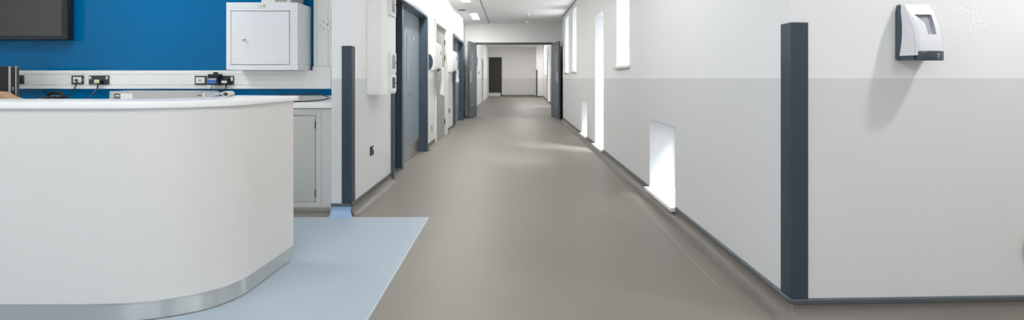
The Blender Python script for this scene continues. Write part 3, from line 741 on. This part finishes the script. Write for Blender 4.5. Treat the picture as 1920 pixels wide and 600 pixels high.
# long grey device
k_ = 853/3.92
t = thing('flat_device', 'long flat grey device with two stickers on the alcove worktop', 'device', ((205-960)/k_, 3.92, WT))
w = 177/k_
obj('casing', bx(0, w-0.02, 0, 0.22, 0.001, 0.09), 'device', t, bevel=0.003)
obj('end_cap', bx(w-0.0195, w, 0.005, 0.215, 0.001, 0.082), 'plug', t, bevel=0.008)
s_ = obj('dark_sticker', bx(0.042, 0.092, -0.001, -0.0002, 0.022, 0.070), 'dark', t); s_['label'] = 'dark sticker with a pale mark'
obj('sticker_mark', bx(0.055, 0.086, -0.0016, -0.0011, 0.046, 0.054), 'plug', s_)
s_ = obj('white_sticker', bx(0.100, 0.200, -0.001, -0.0002, 0.022, 0.070), 'plug', t); s_['label'] = 'white sticker with grey print'
rr = random.Random(3)
for i in range(9):
    a = 0.106+0.009*i; z = 0.028+0.03*rr.random(); obj('print_mark', bx(a, a+0.006, -0.0014, -0.0011, z, z+0.006), 'device', s_)
obj('latch', bx(w-0.055, w-0.022, -0.003, -0.0003, 0.05, 0.058), 'dark', t)

# computer tower, turned to face the lobby
t = thing('computer_tower', 'black computer tower with silver trim on the alcove worktop', 'computer', (-4.316, 3.985, WT), math.atan2(0.747, 0.665))
w = 0.18     # local x runs along the front towards its far side, +y into the depth
def tb(a0, a1, y0, y1, z0, z1): return bx(-a1, -a0, y0, y1, z0, z1)
obj('tower_case', tb(0, w, 0.012, 0.36, 0.001, 0.305), 'black', t, bevel=0.004)
obj('front_bezel', tb(0.066, w, 0.0, 0.0115, 0.001, 0.303), 'blackm', t, bevel=0.003)
for a, c, m in ((0.050, 0.0645, 'device'), (0.016, 0.024, 'steel')): obj('trim_strip', tb(a, c, -0.006, 0.0115, 0.002, 0.303), m, t, bevel=0.003)
o = obj('control_strip', tb(0.025, 0.049, 0.0, 0.0115, 0.002, 0.303), 'blackm', t, bevel=0.003)
obj('side_cheek', tb(0, 0.015, -0.003, 0.0115, 0.002, 0.298), 'plate', t, bevel=0.003)
for z in (0.10, 0.116): obj('indicator_mark', tb(0.034, 0.041, -0.001, -0.0002, z, z+0.007), 'tick', o)
# brown card folder in front of it
b = B(); x0 = (-80-960)/227.5; x1 = (22-960)/227.5
pts = [(x0,0.0),(x1,0.0),(x1,0.030),(x1-0.06,0.05),(x1-0.12,0.085),(x0,0.11)]
a = [b.verts.new((x,3.74,WT+0.001+z)) for x,z in pts]; c = [b.verts.new((x,3.84,WT+0.001+z)) for x,z in pts]
b.faces.new(a); b.faces.new(c[::-1])
for i in range(6): j = (i+1) % 6; b.faces.new((a[i],a[j],c[j],c[i]))
o = tag(obj('card_box', b, 'card', bevel=0.002), 'brown card box with a bent lid before the computer tower', 'box')
b = bx(x0+0.005, x1+0.004, 3.735, 3.7395, WT+0.003, WT+0.028); obj('box_front', b, 'card', o)
# telephone
t = thing('telephone', 'black desk telephone on the alcove worktop below the data outlet', 'telephone', (-4.06, 3.93, WT))
b = B(); a = [(-0.07,0,0.001),(0.07,0,0.001),(0.07,0.15,0.001),(-0.07,0.15,0.001),(-0.07,0,0.018),(0.07,0,0.018),(0.07,0.15,0.055),(-0.07,0.15,0.055)]
vs = [b.verts.new(p) for p in a]
for f in ((0,3,2,1),(4,5,6,7),(0,1,5,4),(1,2,6,5),(2,3,7,6),(3,0,4,7)): b.faces.new([vs[i] for i in f])
obj('phone_base', b, 'black', t, bevel=0.006)
b = B(); tube(b, catmull([(-0.068,0.11,0.058),(-0.04,0.11,0.072),(0.0,0.11,0.078),(0.04,0.11,0.072),(0.068,0.11,0.058)], 6), 0.014, 12); obj('handset', b, 'blackm', t, smooth=True)
for i in range(3):
    for j in range(3): obj('key', bx(-0.03+0.025*i, -0.012+0.025*i, 0.02+0.024*j, 0.036+0.024*j, 0.022+0.006*j, 0.032+0.006*j), 'plate', t)
b = B(); tube(b, catmull([(0.05,0.1505,0.03),(0.055,0.19,0.035),(0.03,0.25,0.085),(0.0,0.31,0.145),(-0.035,0.350,0.185)], 8), 0.005); obj('lead', b, 'black', t, smooth=True)
b = bx(-0.045, -0.025, 0.336, 0.3525, 0.178, 0.192); obj('lead_connector', b, 'blackm', t, bevel=0.003)

# television
t = thing('television', 'large switched off television mounted on the blue glass wall', 'television', (-4.155, 4.25, 1.464))
Wt, Ht = 1.03, 0.60
obj('rear_case', bx(-Wt, 0, 0.012, 0.055, 0, Ht), 'blackm', t, bevel=0.004)
b = B(); box(b, -Wt, 0, 0, 0.0115, 0, 0.035); box(b, -Wt, 0, 0, 0.0115, Ht-0.035, Ht); box(b, -Wt, -Wt+0.055, 0, 0.0115, 0.035, Ht-0.035); box(b, -0.055, 0, 0, 0.0115, 0.035, Ht-0.035)
obj('bezel', b, 'black', t, bevel=0.002)
obj('screen', bx(-Wt+0.056, -0.056, 0.004, 0.0112, 0.036, Ht-0.036), 'screen', t)
obj('wall_bracket', bx(-Wt/2-0.2, -Wt/2+0.2, 0.0555, 0.084, 0.2, 0.5), 'plate', t)

# ------------------------------------------------------------------ reception counter
outer = [(-4.4,2.04),(-3.4,2.04),(-2.6,2.04),(-2.1,2.04),(-1.94,2.04),(-1.82,2.043),(-1.708,2.055),(-1.607,2.079),(-1.513,2.118),(-1.437,2.170),(-1.385,2.235),(-1.357,2.310),(-1.346,2.394),(-1.341,2.50),(-1.333,2.64),(-1.326,2.76)]
inner = [(-1.735,2.80),(-1.735,2.60),(-1.742,2.52),(-1.775,2.445),(-1.865,2.375),(-2.08,2.355),(-2.7,2.355),(-4.4,2.355)]
def smooth2(p, n=5): return [(v.x, v.y) for v in catmull([(a, b, 0) for a, b in p], n)]
def offset(pts, d):
    out = []
    for i, p in enumerate(pts):
        a = Vector(pts[max(i-1,0)]); b = Vector(pts[min(i+1,len(pts)-1)]); t_ = (b-a).normalized()
        out.append((p[0]+t_.y*d, p[1]-t_.x*d))
    return out
so = smooth2(outer); si = smooth2(inner)
t = thing('reception_counter', 'curved pale grey reception counter with a white top and steel plinth', 'counter', (0,0,0))
def ribbon(o_, i_, z0, z1):
    b = B(); n = len(o_)
    prism(b, o_ + i_, z0, z1); return b
o = obj('counter_front', ribbon(so, si, 0.0875, 0.964), 'lam', t, smooth=True)
top_o = offset(so, 0.014); top_o = top_o[:-1] + [(-1.318, 2.815)]
top_i = [(-1.72, 2.86)] + [p for p in offset(si, 0.010)][1:]
def poly_top(b, pts, z0, z1):
    prism(b, pts, z0, z1)
    bmesh.ops.triangulate(b, faces=[f for f in b.faces if len(f.verts) > 4])
b = B(); poly_top(b, top_o + top_i, 0.9645, 0.994); obj('counter_top', b, 'solid', t, bevel=0.003, smooth=True)
pl_o = offset(so, -0.006)[:-1] + [(-1.334, 2.735)]
b = B(); prism(b, pl_o + offset(si, -0.03), 0.004, 0.087); obj('plinth', b, 'brushed', t, smooth=True)['label'] = 'brushed stainless steel plinth'
# curled paper on the counter top
t = thing('paper_roll', 'curled white paper roll lying on the counter top', 'paper roll', (-1.715, 2.60, 0.9945), 0.25)
t.scale = (0.62, 0.62, 0.75)
b = B(); n = 20
ring = [(0.11+0.030*math.cos(2*PI*k/n), 0.021+0.021*math.sin(2*PI*k/n)) for k in range(n)]
rin = [(0.11+0.022*math.cos(2*PI*k/n), 0.021+0.015*math.sin(2*PI*k/n)) for k in range(n)]
A = [[b.verts.new((x,y,z)) for x,z in r] for r, y in ((ring,0.0),(ring,0.16),(rin,0.16),(rin,0.0))]
for q in range(4):
    for k in range(n): b.faces.new((A[q][k], A[q][(k+1) % n], A[(q+1) % 4][(k+1) % n], A[(q+1) % 4][k]))
obj('roll', b, 'paper', t, smooth=True)
b = B(); prof = [(0.09,0.036),(0.06,0.024),(0.035,0.016),(0.01,0.010),(-0.03,0.006),(-0.045,0.002)]; g = []
for i, (x, z) in enumerate(prof): g.append([b.verts.new((x, y, z+0.003*math.sin(y*60+i))) for y in (0.0,0.04,0.08,0.12,0.15)])
for i in range(len(prof)-1):
    for j in range(4): b.faces.new((g[i][j], g[i][j+1], g[i+1][j+1], g[i+1][j]))
o = obj('loose_sheet', b, 'film', t, smooth=True); o.modifiers.new('thick', 'SOLIDIFY').thickness = 0.0015

# ------------------------------------------------------------------ soap dispenser
loc = c0 + u*((1.829-1.277)/u.x)
t = thing('soap_dispenser', 'white and slate soap dispenser on the wall beside the corner guard', 'soap dispenser', (loc.x, loc.y, 1.186), YAW)
HW, HT = 0.068, 0.250
def dep(z):   # front depth by height
    s = z/HT
    return 0.034 + 0.078*(1-max(0.0, s-0.02)**2.4) if s < 1 else 0.034
def backd(z):
    s = z/HT
    return 0.012 + 0.022*math.sin(PI*min(1, max(0, 0.10+0.86*(1-s))))**0.8
def hwid(z):
    s = z/HT
    return HW*(1-0.10*max(0, s-0.86)/0.14)
nz, nx = 28, 24
# back shell (slate)
b = B(); rows = []
for j in range(nz+1):
    z = HT*j/nz; hwj = hwid(z); d = backd(z)
    rows.append([b.verts.new(p) for p in ((-hwj,-0.0005,z), (-hwj,-d,z), (hwj,-d,z), (hwj,-0.0005,z))])
for j in range(nz):
    for i in range(4): b.faces.new((rows[j][i], rows[j][(i+1) % 4], rows[j+1][(i+1) % 4], rows[j+1][i]))
b.faces.new(rows[0]); b.faces.new(rows[-1][::-1])
obj('back_shell', b, 'soapd', t, smooth=True)
# white cover with an opening for the level window
zb = 0.016
def edges(z):
    f = min(1.0, max(0.0, (0.80*HT-z)/(0.38*HT)))
    return 0.12+0.26*min(1, f*2.2), 0.80-0.04*f
def warp(s, z):
    lo_, hi_ = edges(z); k = 1.0
    if s < 0.3: return s/0.3*lo_
    if s > 0.7: return 1-(1-s)/0.3*(1-hi_)
    return lo_ + (s-0.3)/0.4*(hi_-lo_)
def F(a, z):
    """point on the cover: a from 0 (left rear) through the front to 1 (right rear)"""
    hwj = hwid(z)-0.0008; d0 = backd(z)+0.0006; d1 = max(dep(z), d0+0.01); fw_ = hwj-0.015*min(1.0, (d1-d0)/0.06)
    side = 0.30
    if a < side:
        s = a/side; x = -hwj + (hwj-fw_)*(s**3); y = d0 + (d1-d0-0.006)*s
    elif a > 1-side:
        s = (1-a)/side; x = hwj - (hwj-fw_)*(s**3); y = d0 + (d1-d0-0.006)*s
    else:
        s = warp((a-side)/(1-2*side), z); x = -fw_ + 2*fw_*s; y = d1-0.006 + 0.006*math.sin(PI*s)**0.5
    return Vector((x, -y, z))
NA = 50
def aa(i): return i/NA
def zz(j): return zb + (HT-zb)*j/36
def inwin(i, j):
    z = zz(j+0.5); s = (aa(i+0.5)-0.30)/0.40
    if not (0.42*HT < z < 0.80*HT): return False
    return 0.3 < s < 0.7
b = B(); V = [[b.verts.new(F(aa(i), zz(j))) for i in range(NA+1)] for j in range(37)]
wb = B(); WV = {}
def wv(i, j, inn):
    if (i,j,inn) not in WV:
        p = F(aa(i), zz(j))
        if inn: p = p + Vector((0, 0.014, 0))
        WV[(i,j,inn)] = wb.verts.new(p)
    return WV[(i,j,inn)]
for j in range(36):
    for i in range(NA):
        if inwin(i, j):
            wb.faces.new((wv(i,j,1), wv(i+1,j,1), wv(i+1,j+1,1), wv(i,j+1,1)))
            for di, dj, p, q in ((-1,0,(i,j),(i,j+1)), (1,0,(i+1,j),(i+1,j+1)), (0,-1,(i,j),(i+1,j)), (0,1,(i,j+1),(i+1,j+1))):
                if not inwin(i+di, j+dj): wb.faces.new((wv(*p,0), wv(*q,0), wv(*q,1), wv(*p,1)))
        else: b.faces.new((V[j][i], V[j][i+1], V[j+1][i+1], V[j+1][i]))
b.faces.new(V[0][::-1])
top = [b.verts.new(p) for p in ((-hwid(HT)+0.001,-backd(HT)-0.0006,HT), (hwid(HT)-0.001,-backd(HT)-0.0006,HT))]
b.faces.new(V[36])
obj('cover', b, 'soapw', t, smooth=True)
obj('level_window', wb, 'soapv', t, smooth=False)['label'] = 'recessed silver level window'
# side groove line, small marks, push bar
b = B(); tube(b, [F(0.245, zz(j)) + Vector((-0.0004, 0, 0)) for j in range(0, 36, 2)], 0.0012, 6); obj('cover_seam', b, 'tick', t)
obj('base_tray', bx(-HW+0.004, HW-0.004, -0.085, -0.002, -0.004, 0.0155), 'soapb', t, bevel=0.004)
b = B(); nn = 14
pf = []
for k in range(nn+1):
    s = k/nn; x = -0.055+0.110*s; pf.append((x, -0.108-0.012*math.sin(PI*s)))
prism(b, pf + [(0.055,-0.086),(-0.055,-0.086)], -0.008, 0.034)
pb = obj('push_bar', b, 'soapb', t, bevel=0.003, smooth=True); pb['label'] = 'charcoal push bar'
b = B()
for z, r in ((0.018, 0.0035), (0.008, 0.0025)): disc(b, (0.018, -0.1178, z), (0,-1,0), r, 0.001, 12)
obj('push_mark', b, 'tick', pb)

# wooden bumper rail on the dispenser wall
p0 = c0 + u*1.094; t = thing('bumper_rail', 'pale wooden bumper rail low on the dispenser wall', 'rail', (p0.x, p0.y, 0.285), YAW)
obj('rail', bx(0.0, 1.80, -0.03, -0.012, 0, 0.085), 'wood', t, bevel=0.006)
for x in (0.3, 1.5): obj('rail_bracket', bx(x, x+0.05, -0.0118, -0.0005, 0.02, 0.065), 'steel', t)

# ------------------------------------------------------------------ world, camera, colour
wd = bpy.data.worlds.new('overcast_sky'); bpy.context.scene.world = wd; wd.use_nodes = True
nt = wd.node_tree; bgn = nt.nodes['Background']
tc = nt.nodes.new('ShaderNodeTexCoord'); sp = nt.nodes.new('ShaderNodeSeparateXYZ'); nt.links.new(tc.outputs['Generated'], sp.inputs[0])
cr = nt.nodes.new('ShaderNodeValToRGB'); mr = nt.nodes.new('ShaderNodeMapRange')
mr.inputs[1].default_value = -1; mr.inputs[2].default_value = 1
nt.links.new(sp.outputs[2], mr.inputs[0]); nt.links.new(mr.outputs[0], cr.inputs[0])
cr.color_ramp.elements[0].position = 0.0; cr.color_ramp.elements[0].color = (1.7, 1.7, 1.68, 1)
cr.color_ramp.elements[1].position = 1.0; cr.color_ramp.elements[1].color = (0.92, 0.96, 1.0, 1)
e2 = cr.color_ramp.elements.new(0.48); e2.color = (1.7, 1.7, 1.68, 1)
e3 = cr.color_ramp.elements.new(0.54); e3.color = (0.97, 0.99, 1.0, 1)
nt.links.new(cr.outputs[0], bgn.inputs[0]); bgn.inputs[1].default_value = 4.0
sun = bpy.data.lights.new('hazy_sun', 'SUN'); sun.energy = 7.5; sun.angle = math.radians(20); sun.color = (1.0, 0.99, 0.97)
so_ = bpy.data.objects.new('hazy_sun', sun); C.objects.link(so_)
so_.rotation_euler = Vector((-1.0, 0.75, -1.56)).to_track_quat('-Z', 'Y').to_euler()

cam = bpy.data.cameras.new('camera'); co = bpy.data.objects.new('camera', cam); C.objects.link(co)
co.location = (0, 0, H); co.rotation_euler = (PI/2, 0, 0)
cam.sensor_fit = 'HORIZONTAL'; cam.sensor_width = 36.0; cam.lens = 853/1920*36.0
cam.shift_x = 0.0; cam.shift_y = -153/1920.0
cam.clip_start = 0.05; cam.clip_end = 100
sc = bpy.context.scene; sc.camera = co
vs_ = sc.view_settings; vs_.view_transform = 'Standard'; vs_.look = 'None'; vs_.gamma = 1.0; vs_.use_curve_mapping = False
vs_.exposure = 0.12
sc.cycles.use_denoising = True
sc.cycles.max_bounces = 14; sc.cycles.diffuse_bounces = 8; sc.cycles.transparent_max_bounces = 12
sc.cycles.sample_clamp_indirect = 8.0
